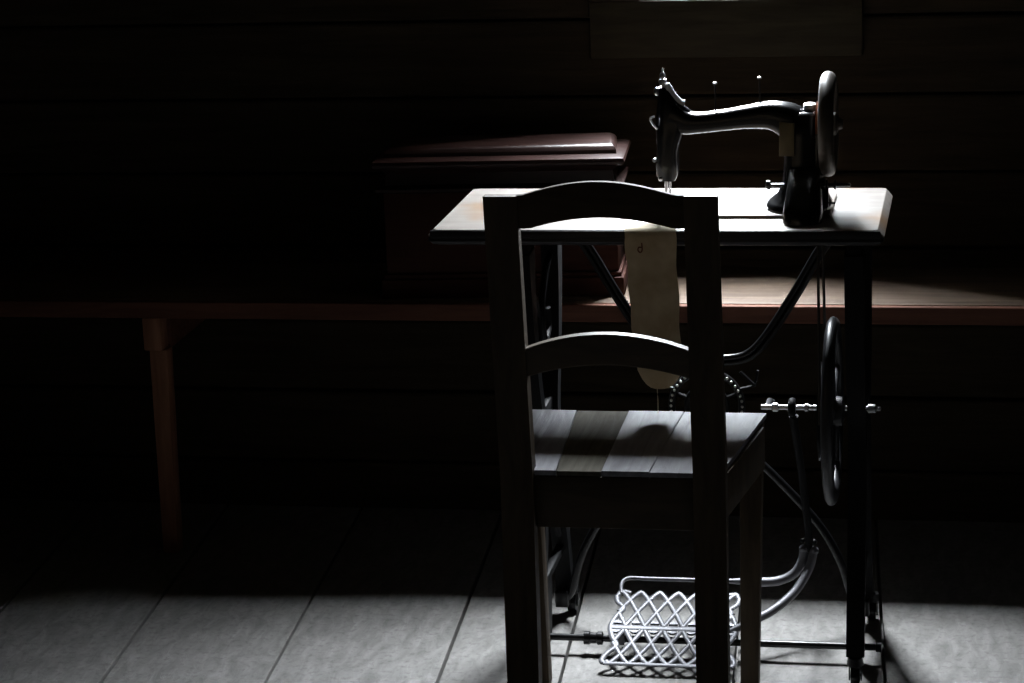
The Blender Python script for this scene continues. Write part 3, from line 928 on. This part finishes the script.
tube(bm, smooth_path([(-0.014, yy, 0.742), (-0.0135, yy, 0.731), (-0.0165, yy, 0.727), (-0.020, yy, 0.730), (-0.019, yy, 0.735), (-0.0145, yy, 0.735)], 4), 0.0012, 6)
s_ = obj('stitched_mark', bm, M['thread'], cl_)
s_['label'] = 'small dark brown stitched mark'
bm = NB()
tube(bm, [(0.004, -0.0075, 0.505), (0.0045, -0.007, 0.485), (0.0042, -0.007, 0.452)], 0.0006, 5)
obj('loose_thread', bm, M['linen'], cl_)

# ------------------------------------------------------------------ chair, seen from behind
CX = -0.0265
ch = thing('wooden_chair', (CX, -0.17, 0), 'dark wooden ladder-back chair seen from behind, drawn up to the sewing table', 'chair')
SZ = 0.463
def yb(z_):           # rear post line: slight rake above the seat, small kick at the foot
    if z_ > SZ:
        return -0.305 - (z_ - SZ) * 0.11
    return -0.305 - (SZ - z_) * 0.04
PX = [(-0.1915, -0.1425), (0.0965, 0.1445)]
for (a, b) in PX:
    bm = NB()
    rows = [0.0, 0.15, 0.30, SZ, 0.56, 0.68, 0.80, 0.888]
    rings = []
    for zz in rows:
        y1 = yb(zz)
        th = 0.030 if zz < 0.5 else 0.030 - (zz - 0.5) * 0.034
        ta = 0.002 if zz < 0.1 else 0.0
        rings.append([bm.verts.new(p) for p in ((a + ta, y1 - th / 2, zz), (b - ta, y1 - th / 2, zz), (b - ta, y1 + th / 2, zz), (a + ta, y1 + th / 2, zz))])
    fs = []
    for p, q in zip(rings, rings[1:]):
        for k in range(4):
            fs.append(bm.faces.new((p[k], p[(k + 1) % 4], q[(k + 1) % 4], q[k])))
    fs.append(bm.faces.new(list(reversed(rings[0]))))
    fs.append(bm.faces.new(rings[-1]))
    sharp = [e for e in bm.edges if abs(e.calc_face_angle(0)) > 0.6]
    bmesh.ops.bevel(bm, geom=sharp, offset=0.0025, segments=2, profile=0.5, affect='EDGES')
    obj('rear_post', bm, M['chair'], ch)

def arc_rail(x0, x1, top, bot, th, nm, n=24, mat='chair_rail'):
    """rail between the posts following their rake; top/bot: functions of t in -1..1 giving z"""
    bm = NB()
    rings = []
    for i in range(n + 1):
        t = -1 + 2 * i / n
        x = x0 + (x1 - x0) * i / n
        zt, zb = top(t), bot(t)
        bow = -0.006 * (1 - t * t)
        yt, yb_ = yb(zt) + bow, yb(zb) + bow
        c = 0.002
        rings.append([bm.verts.new(p) for p in ((x, yb_ - th / 2, zb + c), (x, yt - th / 2, zt - c), (x, yt - th / 2 + c, zt), (x, yt + th / 2 - c, zt), (x, yt + th / 2, zt - c), (x, yb_ + th / 2, zb + c), (x, yb_ + th / 2 - c, zb), (x, yb_ - th / 2 + c, zb))])
    for p, q in zip(rings, rings[1:]):
        for k in range(8):
            bm.faces.new((p[k], p[(k + 1) % 8], q[(k + 1) % 8], q[k]))
    bm.faces.new(list(reversed(rings[0])))
    bm.faces.new(rings[-1])
    return obj(nm, bm, M[mat], ch, angle=30)
def crest_top(t):
    u = min(1.0, abs(t + 0.03) / 0.93)
    return 0.8885 + 0.0215 * (1 - u * u) ** 1.15
arc_rail(-0.1440, 0.0980, crest_top, lambda t: 0.8395 + 0.0175 * (1 - min(1, abs(t) / 0.86) ** 2), 0.013, 'crest_rail', mat='chair_crest')
arc_rail(-0.1440, 0.0980, lambda t: 0.656 + 0.0255 * (1 - t * t), lambda t: 0.612 + 0.022 * (1 - t * t), 0.020, 'back_slat')

# seat of three boards, wider at the front, notched between the posts
SYR, SYF = -0.309, 0.006
def sx(y):            # half-width of the seat at depth y
    return 0.164 + (y + 0.30) * (0.203 - 0.164) / 0.31
seat = None
cuts = [-1.0, -0.505, -0.09, 0.35, 1.0]
for k, (a, b) in enumerate(zip(cuts, cuts[1:])):
    g = 0.0006
    bm = NB()
    dz = (0.0, -0.0008, 0.0005, -0.0003)[k]
    yr = SYR
    def row(zz):
        return [(CX + a * sx(-0.309) * (1.0 if abs(a) < 1 else 0.71) + g, yr, zz), (CX + b * sx(-0.309) * (1.0 if abs(b) < 1 else 0.755) - g, yr, zz),
                (CX + b * sx(-0.288) * (1.0 if abs(b) < 1 else 0.755) - g, -0.2895, zz), (CX + b * sx(-0.288) - g, -0.2885, zz),
                (CX + b * sx(SYF) - g, SYF, zz), (CX + a * sx(SYF) + g, SYF, zz), (CX + a * sx(-0.288) + g, -0.2885, zz), (CX + a * sx(-0.288) * (1.0 if abs(a) < 1 else 0.71) + g, -0.2895, zz)]
    lo = [bm.verts.new(p) for p in row(SZ - 0.008)]
    hi = [bm.verts.new(p) for p in row(SZ + dz)]
    f1 = bm.faces.new(list(reversed(lo)))
    f2 = bm.faces.new(hi)
    for i in range(8):
        bm.faces.new((lo[i], lo[(i + 1) % 8], hi[(i + 1) % 8], hi[i]))
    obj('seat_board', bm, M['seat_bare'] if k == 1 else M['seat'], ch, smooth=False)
# aprons
bm = NB()
box(bm, -0.1420, 0.0960, -0.3088, -0.2900, 0.373, SZ - 0.0095, 0.002)
obj('rear_apron', bm, M['chair_rail'], ch)
bm = NB()
box(bm, CX - 0.165, CX + 0.165, -0.026, -0.008, 0.385, SZ - 0.0095, 0.002)
obj('front_apron', bm, M['chair_rail'], ch)
for s in (-1, 1):
    bm = NB()
    a0 = (CX + s * 0.158, -0.29); a1 = (CX + s * 0.193, -0.036)
    w = 0.010
    lo = [(a0[0] - w, a0[1], 0.385), (a0[0] + w, a0[1], 0.385), (a1[0] + w, a1[1], 0.385), (a1[0] - w, a1[1], 0.385)]
    hexa(bm, lo, [(p[0], p[1], SZ - 0.0095) for p in lo], 0.002)
    obj('side_apron', bm, M['chair'], ch)
# front legs: square, tapering to the floor
for s in (-1, 1):
    bm = NB()
    xo, xi = CX + s * 0.199, CX + s * 0.163
    xo2, xi2 = CX + s * 0.186, CX + s * 0.157
    if s > 0:
        lo = [(xi2, -0.032, 0), (xo2, -0.032, 0), (xo2, -0.002, 0), (xi2, -0.002, 0)]
        hi = [(xi, -0.036, SZ - 0.0095), (xo, -0.036, SZ - 0.0095), (xo, 0.002, SZ - 0.0095), (xi, 0.002, SZ - 0.0095)]
    else:
        lo = [(xo2, -0.032, 0), (xi2, -0.032, 0), (xi2, -0.002, 0), (xo2, -0.002, 0)]
        hi = [(xo, -0.036, SZ - 0.0095), (xi, -0.036, SZ - 0.0095), (xi, 0.002, SZ - 0.0095), (xo, 0.002, SZ - 0.0095)]
    hexa(bm, lo, hi, 0.002)
    obj('front_leg', bm, M['chair'], ch)
